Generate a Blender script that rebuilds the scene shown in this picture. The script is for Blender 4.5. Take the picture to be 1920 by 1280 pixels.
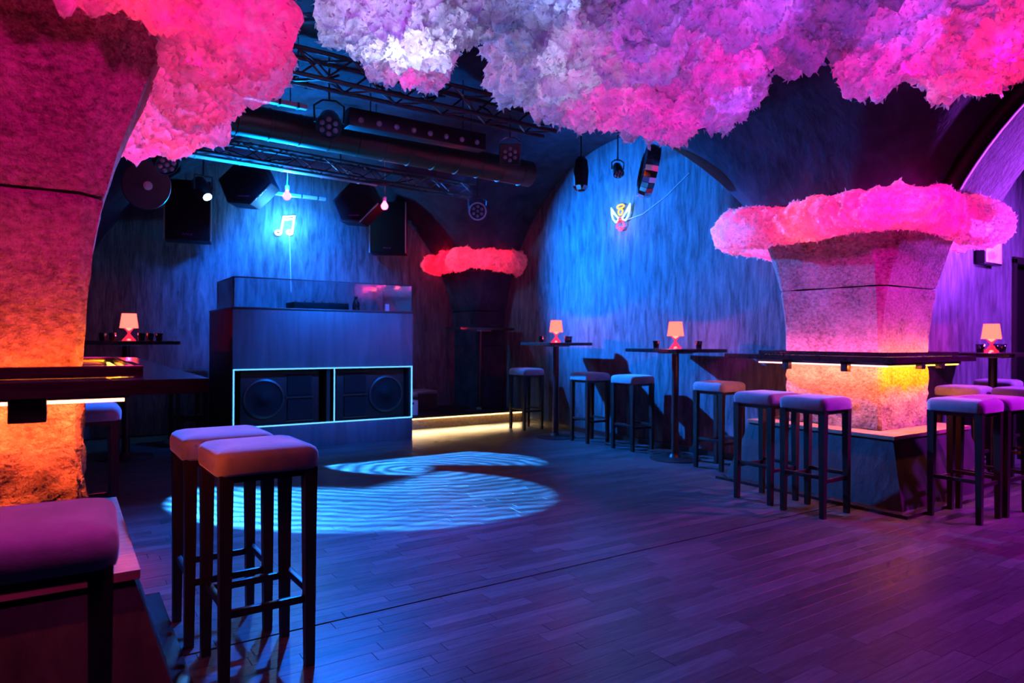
import bpy, bmesh, math, random
from mathutils import Vector, Matrix, Euler, noise
random.seed(7)
PI = math.pi
scene = bpy.context.scene
C = scene.collection
for o in list(bpy.data.objects):
    bpy.data.objects.remove(o)

# ------------------------------------------------------------------ camera, world, exposure
YAW = math.radians(56.5)                       # angle between view direction and world +X
FWD = Vector((math.cos(YAW), math.sin(YAW), 0)); RGT = Vector((math.sin(YAW), -math.cos(YAW), 0))
cam_d = bpy.data.cameras.new('camera'); cam = bpy.data.objects.new('camera', cam_d); C.objects.link(cam)
cam_d.sensor_width = 36.0; cam_d.lens = 36.0 * 1270 / 1920
cam_d.shift_y = -4.0 / 1920; cam_d.clip_start = 0.05
cam.matrix_world = Matrix.Translation((0, 0, 1.2)) @ (
    Matrix((RGT, Vector((0, 0, 1)), -FWD)).transposed().to_4x4()) @ Matrix.Rotation(math.radians(0.3), 4, 'Z')
cam_d.dof.use_dof = True; cam_d.dof.focus_distance = 3.0; cam_d.dof.aperture_fstop = 3.2
scene.camera = cam
world = bpy.data.worlds.new('world'); scene.world = world; world.use_nodes = True
world.node_tree.nodes['Background'].inputs[0].default_value = (0.002, 0.003, 0.012, 1)
world.node_tree.nodes['Background'].inputs[1].default_value = 0.25
vs = scene.view_settings
vs.view_transform = 'Standard'; vs.look = 'None'; vs.gamma = 1.0; vs.exposure = 0.0; vs.use_curve_mapping = False
cy = scene.cycles
cy.max_bounces = 4; cy.diffuse_bounces = 2; cy.glossy_bounces = 2; cy.transmission_bounces = 2; cy.transparent_max_bounces = 4
cy.use_adaptive_sampling = True; cy.adaptive_threshold = 0.12; cy.adaptive_min_samples = 12
cy.sample_clamp_indirect = 3.0; cy.sample_clamp_direct = 0.0; cy.use_denoising = True
cy.caustics_reflective = False; cy.caustics_refractive = False; cy.blur_glossy = 1.0

BLUE = (0.0, 0.14, 1.0); PURPLE = (0.50, 0.05, 1.0); MAGENTA = (1.0, 0.0, 0.32); RED = (1.0, 0.012, 0.05)

def light(name, kind, loc, power, color, aim=None, size=0.05, spot=None, blend=0.3, shape=None, size_y=None):
    d = bpy.data.lights.new(name, kind); d.energy = power; d.color = color
    if kind == 'AREA':
        d.size = size
        if shape: d.shape = shape
        if size_y: d.size_y = size_y
    else:
        d.shadow_soft_size = size
    if kind == 'SPOT':
        d.spot_size = math.radians(spot); d.spot_blend = blend
    o = bpy.data.objects.new(name, d); C.objects.link(o); o.location = loc
    if aim is not None:
        o.rotation_euler = (Vector(aim) - Vector(loc)).to_track_quat('-Z', 'Y').to_euler()
    return o

# stage lights: blue over the dance floor, blue across the right wall, purple and pink in the passage at the right, plus added fill spots
light('blue_floor_spot', 'SPOT', (1.85, 5.35, 2.80), 1750, BLUE, (0.8, 3.2, 0), 0.06, 84, 1.0)
light('blue_wall_spot', 'SPOT', (3.48, 8.30, 2.78), 5600, (0.0, 0.19, 1.0), (5.6, 5.3, 1.8), 0.04, 84, 1.0)
light('blue_back_wash', 'SPOT', (2.2, 7.7, 3.0), 1500, BLUE, (2.4, 9.45, 2.2), 0.15, 90, 0.9)
light('blue_booth_spot', 'SPOT', (3.2, 4.7, 2.95), 1600, BLUE, (2.6, 7.4, 1.0), 0.08, 46, 0.9)
light('blue_rig_fill', 'SPOT', (2.0, 7.9, 1.95), 1000, (0.0, 0.24, 1.0), (1.5, 6.3, 3.3), 0.1, 110, 0.8)  # added up-fill for the rails and vault; no fixture stands here
light('purple_passage', 'SPOT', (8.6, 0.9, 2.7), 1500, PURPLE, (7.7, 3.3, 1.6), 0.15, 110, 0.8)
light('purple_arch_fill', 'SPOT', (8.9, 1.3, 1.9), 4500, PURPLE, (7.0, 3.0, 3.1), 0.15, 80, 0.9)  # unseen spot added to brighten the soffit of the arch
light('purple_floor', 'SPOT', (6.9, 0.2, 2.9), 1700, (0.52, 0.0, 0.55), (5.0, 1.7, 0), 0.12, 70, 0.9)
light('pink_left_fill', 'SPOT', (0.9, 0.0, 2.25), 360, (1.0, 0.0, 0.32), (-0.25, 2.4, 1.85), 0.12, 44, 0.9)  # added fill for the front of the left pillar, source unseen
light('pink_pillar_fill', 'SPOT', (3.4, 1.0, 2.6), 620, (1.0, 0.0, 0.62), (5.35, 2.9, 1.6), 0.15, 38, 0.9)  # fill put in to strengthen the pink on the right pillar
light('pink_stool_fill', 'SPOT', (0.15, 1.35, 3.0), 190, (1.0, 0.04, 0.50), (-0.1, 1.85, 0.8), 0.1, 34, 1.0)  # invented overhead spot that brightens the foreground stool seat
light('violet_cloud_fill', 'SPOT', (1.2, -0.9, 2.2), 300, (0.24, 0.06, 1.0), (2.9, 2.5, 2.85), 0.15, 52, 1.0)  # added behind the camera to tint the clouds violet

# ------------------------------------------------------------------ node helpers and materials
class NT:
    def __init__(s, tree): s.t = tree; s.n = tree.nodes; s.l = tree.links
    def new(s, ty, **kw):
        n = s.n.new(ty)
        for k, v in kw.items(): setattr(n, k, v)
        return n
    def put(s, sock, v):
        if v is None: return
        if hasattr(v, 'is_output') or isinstance(v, bpy.types.NodeSocket): s.l.new(v, sock)
        elif isinstance(v, (tuple, list)):
            if len(sock.default_value) == 4 and len(v) == 3: v = (*v, 1)
            sock.default_value = v
        else: sock.default_value = v
    def m(s, op, a, b=None, c=None, clamp=False):
        n = s.new('ShaderNodeMath', operation=op, use_clamp=clamp)
        for i, v in enumerate((a, b, c)): s.put(n.inputs[i], v)
        return n.outputs[0]
    def noise(s, vec, scale, detail=4, rough=0.55, dist=0.0):
        n = s.new('ShaderNodeTexNoise'); s.put(n.inputs['Vector'], vec)
        n.inputs['Scale'].default_value = scale; n.inputs['Detail'].default_value = detail
        n.inputs['Roughness'].default_value = rough; n.inputs['Distortion'].default_value = dist
        return n.outputs['Fac']
    def ramp(s, fac, stops):
        n = s.new('ShaderNodeValToRGB'); s.put(n.inputs[0], fac); e = n.color_ramp.elements
        while len(e) < len(stops): e.new(0.5)
        for i, (p, c) in enumerate(stops):
            e[i].position = p; e[i].color = (*c, 1) if isinstance(c, tuple) else (c, c, c, 1)
        return n.outputs[0]
    def mapping(s, vec, scale):
        n = s.new('ShaderNodeMapping'); s.put(n.inputs[0], vec); n.inputs['Scale'].default_value = scale
        return n.outputs[0]
    def pos(s): return s.new('ShaderNodeNewGeometry').outputs['Position']
    def mix(s, fac, a, b, blend='MIX'):
        n = s.new('ShaderNodeMix', data_type='RGBA', blend_type=blend)
        s.put(n.inputs[0], fac); s.put(n.inputs[6], a); s.put(n.inputs[7], b)
        return n.outputs[2]
    def bump(s, h, strength, dist=0.02):
        n = s.new('ShaderNodeBump'); s.put(n.inputs['Height'], h)
        n.inputs['Strength'].default_value = strength; n.inputs['Distance'].default_value = dist
        return n.outputs[0]

M = {}
def mat(name, color=(0.5, 0.5, 0.5), rough=0.5, metal=0.0, fn=None, **kw):
    m = bpy.data.materials.new(name); m.use_nodes = True; M[name] = m
    b = m.node_tree.nodes['Principled BSDF']
    b.inputs['Base Color'].default_value = (*color, 1); b.inputs['Roughness'].default_value = rough
    b.inputs['Metallic'].default_value = metal
    for k, v in kw.items(): b.inputs[k].default_value = v
    if fn: fn(NT(m.node_tree), b)
    return m
def emit(name, color, strength):
    m = bpy.data.materials.new(name); m.use_nodes = True; M[name] = m
    t = NT(m.node_tree); m.node_tree.nodes.remove(m.node_tree.nodes['Principled BSDF'])
    e = t.new('ShaderNodeEmission'); e.inputs[0].default_value = (*color, 1); e.inputs[1].default_value = strength
    t.l.new(e.outputs[0], m.node_tree.nodes['Material Output'].inputs[0])
    return m

def f_plaster(lo, hi, sx=5.0, sz=0.9, bs=0.5):
    def fn(t, b):
        p = t.mapping(t.pos(), (sx, sx, sz))
        a = t.noise(p, 1.6, 7, 0.62, 0.6); c = t.noise(t.pos(), 1.1, 4)
        s = t.m('ADD', t.m('MULTIPLY', a, 0.75), t.m('MULTIPLY', c, 0.25))
        t.put(b.inputs['Base Color'], t.ramp(s, [(0.36, lo), (0.5, tuple((x + y) / 2 for x, y in zip(lo, hi))), (0.64, hi)]))
        t.put(b.inputs['Normal'], t.bump(t.noise(p, 3.5, 6, 0.6), bs, 0.02))
    return fn
mat('plaster', rough=0.8, fn=f_plaster((0.035, 0.045, 0.055), (0.115, 0.15, 0.175), 9.0, 1.7), **{'Specular IOR Level': 0.12})
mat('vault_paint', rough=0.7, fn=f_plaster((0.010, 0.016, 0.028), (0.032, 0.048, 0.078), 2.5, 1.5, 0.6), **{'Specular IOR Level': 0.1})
mat('booth_panel', rough=0.45, fn=f_plaster((0.032, 0.045, 0.058), (0.068, 0.09, 0.112), 7.0, 0.8, 0.2))
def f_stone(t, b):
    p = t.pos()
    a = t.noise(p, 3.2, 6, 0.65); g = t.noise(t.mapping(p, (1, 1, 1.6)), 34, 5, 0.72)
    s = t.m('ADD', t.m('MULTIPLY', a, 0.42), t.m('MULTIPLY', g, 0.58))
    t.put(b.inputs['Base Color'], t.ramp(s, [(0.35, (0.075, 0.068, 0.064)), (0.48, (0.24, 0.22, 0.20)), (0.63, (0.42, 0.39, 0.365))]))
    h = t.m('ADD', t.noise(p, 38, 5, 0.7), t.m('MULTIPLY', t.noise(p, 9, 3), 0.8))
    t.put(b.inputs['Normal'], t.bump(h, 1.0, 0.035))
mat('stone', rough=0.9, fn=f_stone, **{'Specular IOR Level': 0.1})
def f_floor(t, b):
    at = t.new('ShaderNodeAttribute', attribute_name='tint').outputs['Fac']
    p = t.mapping(t.pos(), (1.0, 11.0, 1.0))
    g = t.noise(p, 5.0, 6, 0.65, 0.8); w = t.noise(t.pos(), 0.8, 3)
    s = t.m('ADD', t.m('MULTIPLY', g, 0.78), t.m('MULTIPLY', at, 0.22))
    t.put(b.inputs['Base Color'], t.ramp(s, [(0.30, (0.024, 0.030, 0.032)), (0.5, (0.052, 0.064, 0.068)), (0.72, (0.10, 0.118, 0.124))]))
    t.put(b.inputs['Roughness'], t.m('MULTIPLY_ADD', w, 0.25, 0.24))
    t.put(b.inputs['Normal'], t.bump(g, 0.25, 0.004))
mat('floor_wood', rough=0.35, fn=f_floor, **{'Specular IOR Level': 0.22})
mat('subfloor', (0.02, 0.02, 0.02), 0.9)
def f_wood(lo, hi, ax=(2, 14, 14)):
    def fn(t, b):
        p = t.mapping(t.new('ShaderNodeTexCoord').outputs['Object'], ax)
        g = t.noise(p, 3.0, 5, 0.6, 0.5)
        t.put(b.inputs['Base Color'], t.ramp(g, [(0.3, lo), (0.7, hi)])); t.put(b.inputs['Normal'], t.bump(g, 0.15, 0.003))
    return fn
mat('dark_leg_wood', rough=0.38, fn=f_wood((0.006, 0.005, 0.005), (0.018, 0.014, 0.013), (14, 14, 2)))
mat('black_top', rough=0.16, fn=f_wood((0.012, 0.010, 0.010), (0.03, 0.025, 0.024)))
mat('tan_wood', rough=0.5, fn=f_wood((0.20, 0.13, 0.08), (0.36, 0.25, 0.16)))
mat('plinth_paint', rough=0.5, fn=f_plaster((0.016, 0.016, 0.018), (0.042, 0.042, 0.044), 4, 1.4, 0.3), **{'Specular IOR Level': 0.2})
def f_velvet(t, b):
    p = t.new('ShaderNodeTexCoord').outputs['Object']
    n = t.noise(p, 7, 4, 0.6)
    t.put(b.inputs['Base Color'], t.ramp(n, [(0.3, (0.15, 0.185, 0.23)), (0.7, (0.25, 0.30, 0.36))]))
    t.put(b.inputs['Normal'], t.bump(t.noise(p, 220, 2), 0.25, 0.002))
mat('velvet', rough=0.95, fn=f_velvet, **{'Sheen Weight': 0.5, 'Sheen Roughness': 0.4})
def f_fluff(t, b):
    nt = t.t; out = nt.nodes['Material Output']; nt.nodes.remove(b)
    d = t.new('ShaderNodeBsdfDiffuse'); tr = t.new('ShaderNodeBsdfTranslucent'); mx = t.new('ShaderNodeMixShader')
    p = t.pos()
    n = t.noise(p, 16, 6, 0.68, 1.2)
    bm = t.bump(n, 0.55, 0.03)
    col = t.ramp(n, [(0.3, (0.74, 0.74, 0.74)), (0.65, (0.93, 0.93, 0.93))])
    for s in (d, tr):
        t.put(s.inputs['Color'], col); t.put(s.inputs['Normal'], bm)
    mx.inputs[0].default_value = 0.55
    t.l.new(d.outputs[0], mx.inputs[1]); t.l.new(tr.outputs[0], mx.inputs[2])
    tp = t.new('ShaderNodeBsdfTransparent'); m2 = t.new('ShaderNodeMixShader')
    t.put(m2.inputs[0], t.ramp(t.noise(p, 30, 4, 0.7, 0.8), [(0.35, 0.58), (0.62, 0.20)]))
    t.l.new(mx.outputs[0], m2.inputs[1]); t.l.new(tp.outputs[0], m2.inputs[2]); t.l.new(m2.outputs[0], out.inputs[0])
mat('fluff', fn=f_fluff)
mat('black_metal', (0.012, 0.012, 0.013), 0.35, 0.0)
mat('black_plastic', (0.005, 0.005, 0.006), 0.5, **{'Specular IOR Level': 0.25})
mat('truss_metal', (0.05, 0.05, 0.055), 0.4, 0.6)
mat('grille', (0.004, 0.004, 0.005), 0.7, **{'Specular IOR Level': 0.15})
mat('grey_metal', (0.30, 0.30, 0.31), 0.38, 0.8)
mat('pale_metal', (0.5, 0.5, 0.52), 0.45, 0.3)
mat('silver', (0.62, 0.62, 0.64), 0.25, 1.0)
mat('mirror', (0.75, 0.75, 0.78), 0.06, 1.0)
mat('lens_glass', (0.42, 0.34, 0.40), 0.12, 0.2)
mat('bronze_duct', (0.10, 0.075, 0.05), 0.4, 0.7)
mat('white_plastic', (0.65, 0.65, 0.66), 0.5)
mat('violet_print', (0.30, 0.06, 0.40), 0.5)
def f_osb(t, b):
    v = t.new('ShaderNodeTexVoronoi'); t.put(v.inputs['Vector'], t.mapping(t.pos(), (28, 28, 60))); v.inputs['Scale'].default_value = 1.0
    t.put(b.inputs['Base Color'], t.mix(0.5, t.ramp(t.noise(t.pos(), 40, 4), [(0.35, (0.18, 0.10, 0.05)), (0.65, (0.50, 0.33, 0.18))]), (0.4, 0.26, 0.14)))
mat('chipboard', rough=0.7, fn=f_osb)
def f_clear(tint, gl=0.14):
    def fn(t, b):
        nt = t.t; out = nt.nodes['Material Output']; nt.nodes.remove(b)
        tr = t.new('ShaderNodeBsdfTransparent'); tr.inputs[0].default_value = (*tint, 1)
        g = t.new('ShaderNodeBsdfGlossy'); g.inputs['Roughness'].default_value = 0.06; g.inputs['Color'].default_value = (0.9, 0.9, 0.9, 1)
        lw = t.new('ShaderNodeFresnel'); lw.inputs[0].default_value = 1.45
        mx = t.new('ShaderNodeMixShader'); t.put(mx.inputs[0], t.m('ADD', lw.outputs[0], gl, clamp=True))
        t.l.new(tr.outputs[0], mx.inputs[1]); t.l.new(g.outputs[0], mx.inputs[2]); t.l.new(mx.outputs[0], out.inputs[0])
    return fn
mat('clear_glass', fn=f_clear((0.86, 0.9, 0.92), 0.10))
mat('tumbler_glass', fn=f_clear((0.60, 0.50, 0.52), 0.06))
mat('acrylic', fn=f_clear((1.0, 0.45, 0.42), 0.04))
def f_poster(t, b):
    n = t.noise(t.pos(), 5, 3)
    t.put(b.inputs['Base Color'], t.ramp(n, [(0.4, (0.85, 0.80, 0.85)), (0.55, (0.75, 0.55, 0.65)), (0.62, (0.80, 0.25, 0.40))]))
mat('art_print', rough=0.4, fn=f_poster)
def f_lit_acrylic(t, b):
    nt = t.t; out = nt.nodes['Material Output']; nt.nodes.remove(b)
    tr = t.new('ShaderNodeBsdfTransparent'); tr.inputs[0].default_value = (1, .6, .6, 1)
    e = t.new('ShaderNodeEmission'); e.inputs[0].default_value = (1, .02, .07, 1); e.inputs[1].default_value = 2.6
    mx = t.new('ShaderNodeMixShader'); mx.inputs[0].default_value = 0.3
    t.l.new(tr.outputs[0], mx.inputs[1]); t.l.new(e.outputs[0], mx.inputs[2]); t.l.new(mx.outputs[0], out.inputs[0])
mat('lit_acrylic', fn=f_lit_acrylic)
emit('shade_glow', (1.0, 0.055, 0.042), 6.5)
emit('lamp_core', (1.0, 0.22, 0.15), 6.0)
emit('led_warm', (1.0, 0.60, 0.22), 6)
emit('led_orange', (1.0, 0.30, 0.05), 5)
emit('led_orange_low', (1.0, 0.28, 0.16), 6)
emit('led_pink', (1.0, 0.45, 0.60), 4)
emit('led_amber', (1.0, 0.45, 0.06), 5)
emit('led_peach', (1.0, 0.42, 0.45), 4)
emit('led_cold', (0.10, 0.42, 1.0), 2.2)
emit('neon_note', (0.38, 0.78, 1.0), 14)
emit('neon_white', (0.35, 0.75, 1.0), 3.2)
emit('neon_yellow', (1.0, 0.50, 0.06), 2.2)
emit('neon_pink', (1.0, 0.06, 0.22), 2.5)
emit('neon_red', (1.0, 0.02, 0.03), 3)
emit('bulb_pink', (1.0, 0.10, 0.40), 8)
emit('spot_lens', (0.25, 0.60, 1.0), 45)
emit('door_light', (0.9, 0.7, 0.35), 0.5)

# ------------------------------------------------------------------ geometry helpers
def mesh_of(bm, name, smooth=False):
    bmesh.ops.recalc_face_normals(bm, faces=bm.faces)
    me = bpy.data.meshes.new(name); bm.to_mesh(me); bm.free()
    if smooth:
        me.polygons.foreach_set('use_smooth', [True] * len(me.polygons))
        if smooth == 'auto':
            me.set_sharp_from_angle(angle=math.radians(40))
    return me
def link(name, me, m, parent=None, loc=(0, 0, 0), rot=None):
    o = bpy.data.objects.new(name, me); C.objects.link(o)
    if m and not me.materials: me.materials.append(M[m])
    o.location = loc
    if rot: o.rotation_euler = rot
    if parent: o.parent = parent
    return o
def part(name, bm, m, parent=None, smooth='auto', label=None):
    o = link(name, mesh_of(bm, name, smooth), m, parent)
    if label: o['label'] = label
    return o
def tag(o, label, cat, group=None, kind=None):
    if label: o['label'] = label
    if cat: o['category'] = cat
    if group: o['group'] = group
    if kind: o['kind'] = kind
    return o
def thing(name, label, cat, loc=(0, 0, 0), group=None, rz=0):
    o = bpy.data.objects.new(name, None); C.objects.link(o); o.location = loc; o.rotation_euler = (0, 0, rz)
    o.empty_display_size = 0.1
    return tag(o, label, cat, group)
def copy_thing(root, loc, rz, label, group=None):
    r = root.copy(); C.objects.link(r); r.location = loc; r.rotation_euler = (0, 0, rz); r['label'] = label
    if group: r['group'] = group
    for ch in list(root.children):
        c = ch.copy(); C.objects.link(c); c.parent = r
        for g in list(ch.children):
            d = g.copy(); C.objects.link(d); d.parent = c
    return r
def nb(): return bmesh.new()
def box(bm, c, s, Mx=None, bev=0.0):
    r = bmesh.ops.create_cube(bm, size=1.0, matrix=Matrix.Translation(c) @ Matrix.Diagonal((*s, 1)))
    vv = r['verts']
    if bev:
        ed = list({e for v in vv for e in v.link_edges})
        rb = bmesh.ops.bevel(bm, geom=ed, offset=bev, segments=2, affect='EDGES', profile=0.6)
        vv = list({v for f in rb['faces'] for v in f.verts} | {v for v in vv if v.is_valid})
    if Mx is not None: bmesh.ops.transform(bm, matrix=Mx, verts=vv)
    return bm
def bx(x0, x1, y0, y1, z0, z1, bev=0.0, bm=None):
    return box(bm or nb(), ((x0 + x1) / 2, (y0 + y1) / 2, (z0 + z1) / 2), (x1 - x0, y1 - y0, z1 - z0), None, bev)
def rings(bm, rs, caps=True, closed=True):
    """join successive rings of points into a skin"""
    vs_ = [[bm.verts.new(p) for p in r] for r in rs]
    n = len(rs[0])
    for a, b in zip(vs_[:-1], vs_[1:]):
        for i in range(n if closed else n - 1):
            j = (i + 1) % n
            bm.faces.new((a[i], a[j], b[j], b[i]))
    if caps:
        bm.faces.new(list(reversed(vs_[0]))); bm.faces.new(vs_[-1])
    return bm
def lathe(bm, prof, seg=24, Mx=None, caps=True):
    rs = []
    for r, z in prof:
        ring = [Vector((r * math.cos(2 * PI * i / seg), r * math.sin(2 * PI * i / seg), z)) for i in range(seg)]
        rs.append([Mx @ p if Mx is not None else p for p in ring])
    return rings(bm, rs, caps)
def tube(bm, pts, r, seg=8, closed=False):
    pts = [Vector(p) for p in pts]; n = len(pts); rs = []
    up = Vector((0.31, 0.17, 0.93))
    prev = None
    for i, p in enumerate(pts):
        if closed: t = pts[(i + 1) % n] - pts[i - 1]
        else: t = pts[min(i + 1, n - 1)] - pts[max(i - 1, 0)]
        t.normalize()
        if prev is None:
            a = t.cross(up)
            if a.length < 0.1: a = t.cross(Vector((1, 0, 0)))
        else: a = prev - t * prev.dot(t)
        a.normalize(); b = t.cross(a); prev = a
        rr = r[i] if isinstance(r, (list, tuple)) else r
        rs.append([p + a * rr * math.cos(2 * PI * k / seg) + b * rr * math.sin(2 * PI * k / seg) for k in range(seg)])
    if closed: rs.append(rs[0])
    if closed:
        vs_ = [[bm.verts.new(p) for p in r_] for r_ in rs[:-1]]; vs_.append(vs_[0])
        for a, b in zip(vs_[:-1], vs_[1:]):
            for k in range(seg):
                j = (k + 1) % seg; bm.faces.new((a[k], a[j], b[j], b[k]))
        return bm
    return rings(bm, rs, True)
def prism(bm, pts, h, Mx=None):
    """polygon in local XY extruded by h along Z"""
    rs = [[Vector((x, y, z)) for x, y in pts] for z in (0, h)]
    if Mx is not None: rs = [[Mx @ p for p in r] for r in rs]
    return rings(bm, rs, True)
def rrect(hx, hy, r, n=4, cx=0, cy=0):
    out = []
    for k, (sx, sy) in enumerate(((1, 1), (-1, 1), (-1, -1), (1, -1))):
        for i in range(n + 1):
            a = PI / 2 * (k + i / n)
            out.append((cx + sx * (hx - r) + r * math.cos(a), cy + sy * (hy - r) + r * math.sin(a)))
    return out
def rect_frame(bm, o, i, z0, z1):
    """horizontal rectangular ring, o and i are (x0,x1,y0,y1)"""
    def c(q, z): return [Vector((q[0], q[2], z)), Vector((q[1], q[2], z)), Vector((q[1], q[3], z)), Vector((q[0], q[3], z))]
    R = [[bm.verts.new(p) for p in c(q, z)] for q, z in ((o, z0), (o, z1), (i, z1), (i, z0))]
    for a in range(4):
        A, B = R[a], R[(a + 1) % 4]
        for k in range(4):
            bm.faces.new((A[k], A[(k + 1) % 4], B[(k + 1) % 4], B[k]))
    return bm
def aimM(loc, d): return Matrix.Translation(loc) @ Vector(d).to_track_quat('Z', 'Y').to_matrix().to_4x4()

# ------------------------------------------------------------------ vault geometry shared by pillars and ceiling
ZC, RZ = 1.1, 2.55
PIL = {  # centre x, centre y, half x, half y
    'L': (-0.33, 2.79, 0.38, 0.40), 'R': (5.52, 3.135, 0.38, 0.405), 'B': (5.52, 9.10, 0.38, 0.40),
    'BL': (-0.33, 9.10, 0.38, 0.40), 'RR': (11.4, 3.135, 0.38, 0.405), 'F': (5.52, -2.85, 0.38, 0.40),
    'FL': (-0.33, -2.85, 0.38, 0.40), 'FR': (11.4, -2.85, 0.38, 0.40), 'LL': (-6.2, 2.79, 0.38, 0.40), 'LLF': (-6.2, -2.85, .38, .4)}
def gaps(k):
    x, y, hx, hy = PIL[k]
    def near(axis, sgn):
        best = 2.55
        for q, (a, b, ha, hb) in PIL.items():
            if q == k: continue
            if axis == 0 and abs(b - y) < 1 and 0 < (a - x) * sgn < 7: best = (abs(a - x) - hx - ha) / 2
            if axis == 1 and abs(a - x) < 1 and 0 < (b - y) * sgn < 7: best = (abs(b - y) - hy - hb) / 2
        return best
    return near(0, -1), near(0, 1), near(1, -1), near(1, 1)
def section(k, z, n=6):
    """outline of pillar k at height z, corner cut growing with the flare"""
    x, y, hx, hy = PIL[k]; xm, xp, ym, yp = gaps(k)
    s = max(0.0, min(1.0, (z - ZC) / RZ)); f = 1 - math.sqrt(max(0.0, 1 - s * s))
    x0, x1, y0, y1 = x - hx - xm * f, x + hx + xp * f, y - hy - ym * f, y + hy + yp * f
    w = min(x1 - x0, y1 - y0)
    c = min(0.02 + 2.0 * f, 0.26)
    if f > 0.35: c = 0.02 + 0.24 * (1 - f) / 0.65
    pts = [(x0 + c, y0), (x1 - c, y0), (x1, y0 + c), (x1, y1 - c), (x1 - c, y1), (x0 + c, y1), (x0, y1 - c), (x0, y0 + c)]
    out = []
    for i in range(8):
        a, b = pts[i], pts[(i + 1) % 8]
        m = n if i % 2 == 0 else 1
        for q in range(m):
            t = q / m; out.append(Vector((a[0] + (b[0] - a[0]) * t, a[1] + (b[1] - a[1]) * t, z)))
    return out
def zlevels(z0, z1, n): return [z0 + (z1 - z0) * i / n for i in range(n + 1)]

# ------------------------------------------------------------------ floor
def in_view(p):
    d = FWD.x * p[0] + FWD.y * p[1]
    if d < 2.2: return None
    l = RGT.x * p[0] + RGT.y * p[1]; u = 960 + 1270 * l / d; v = 635 + 1270 * 1.2 / d
    return d if (-20 < u < 1940 and v < 1300) else None
floor = link('floor', mesh_of(bx(-4, 13, -3.2, 9.6, -0.06, -0.014), 'floor'), 'subfloor'); tag(floor, None, None, kind='structure')
SW, SL = 0.071, 0.52
near_st, far_st = [], []
row = 0; yv = -0.6
while yv < 8.2:
    off = random.random() * SL
    gap = 0.006 if abs(yv - 2.72) < SW / 2 else 0.0005
    xv = -1.2 - off
    while xv < 10.2:
        c = (xv + SL / 2, yv + SW / 2)
        occ = any(abs(c[0] - PIL[k][0]) < 0.60 and abs(c[1] - PIL[k][1]) < 0.60 for k in 'LR')
        v = in_view(c)
        (near_st if v and not occ else far_st).append((v or 99, c, gap))
        xv += SL
    yv += SW + (0.012 if gap > 0.003 else 0)
near_st.sort(key=lambda q: q[0])
far_st += near_st[300:]; near_st = near_st[:300]
def stave_bm(bm, c, z, tint, lay, gap=0.0005):
    hx, hy = SL / 2 - 0.0008, SW / 2 - gap / 2; q = 0.0005
    lo = [bm.verts.new((c[0] + sx * hx, c[1] + sy * hy, z - 0.014)) for sx, sy in ((-1, -1), (1, -1), (1, 1), (-1, 1))]
    md = [bm.verts.new((c[0] + sx * hx, c[1] + sy * hy, z - q)) for sx, sy in ((-1, -1), (1, -1), (1, 1), (-1, 1))]
    hi = [bm.verts.new((c[0] + sx * (hx - q), c[1] + sy * (hy - q), z)) for sx, sy in ((-1, -1), (1, -1), (1, 1), (-1, 1))]
    for v in lo + md + hi: v[lay] = tint
    for a, b in ((lo, md), (md, hi)):
        for i in range(4): bm.faces.new((a[i], a[(i + 1) % 4], b[(i + 1) % 4], b[i]))
    bm.faces.new(hi)
var = []
for k in range(10):
    bm = nb(); lay = bm.verts.layers.float.new('tint'); stave_bm(bm, (0, 0), 0, (k / 9) ** 1.3, lay)
    me = mesh_of(bm, 'floor_stave'); me.materials.append(M['floor_wood']); var.append(me)
for d, c, g in near_st:
    o = link('floor_stave', random.choice(var), None, floor); o.location = (c[0], c[1], random.uniform(-0.0008, 0))
bm = nb(); lay = bm.verts.layers.float.new('tint')
for d, c, g in far_st: stave_bm(bm, c, random.uniform(-0.0008, 0), random.random() ** 1.3, lay, g)
o = part('floor_staves', bm, 'floor_wood', floor, False); o['kind'] = 'stuff'

# ------------------------------------------------------------------ walls, ceiling
def struct(name, bm, m, smooth=False):
    o = link(name, mesh_of(bm, name, smooth), m); o['kind'] = 'structure'; return o
WX, WB, WP = 5.61, 9.40, 3.32
struct('wall_right', bx(WX, WX + 0.25, 3.45, 9.3, 0, 3.75), 'plaster')
struct('wall_back', bx(-3.0, 5.35, WB, WB + 0.2, 0, 3.75), 'plaster')
struct('wall_left', bx(-3.1, -2.9, 2.9, 9.5, 0, 3.75), 'plaster')
wp = nb(); bx(5.86, 9.12, WP, WP + 0.2, 0, 3.75, bm=wp); bx(9.12, 10.05, WP, WP + 0.2, 2.12, 3.75, bm=wp); bx(10.05, 13, WP, WP + 0.2, 0, 3.75, bm=wp)
struct('wall_passage', wp, 'plaster')
struct('trim_1', bx(WX - 0.02, WX, 3.9, 8.2, 0, 0.06), 'black_metal')
bm = nb()
for k in PIL:
    z0 = 2.2 if k in 'LRB' else 0.0
    th0 = math.asin((z0 - ZC) / RZ) if z0 > ZC else 0.0
    lv = ([z0, ZC] if z0 < ZC else []) + [ZC + RZ * math.sin(th0 + (PI / 2 - th0) * i / 22) for i in range(0 if z0 > ZC else 1, 23)]
    rings(bm, [section(k, z) for z in lv], False)
struct('ceiling', bm, 'vault_paint', 'auto')

# plastered rib of the arch that springs from the right pillar towards the viewer, with a black tube along it for the dark band
RY = gaps('R')[2]; YF = PIL['R'][1] - PIL['R'][3]
def rib_pt(a, x, r): return Vector((x, YF - RY + (RY - r) * math.cos(a), ZC + (RZ - r) * math.sin(a)))
ang = [.44 + (PI - .88) * i / 44 for i in range(45)]
struct('trim_2', rings(nb(), [[rib_pt(a, 5.47, .07), rib_pt(a, 6.20, .07), rib_pt(a, 6.20, -.03), rib_pt(a, 5.47, -.03)] for a in ang]), 'plaster', 'auto')
struct('trim_3', tube(nb(), [rib_pt(a, 5.385, .05) for a in ang], .072, 14), 'black_plastic', True)

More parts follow.
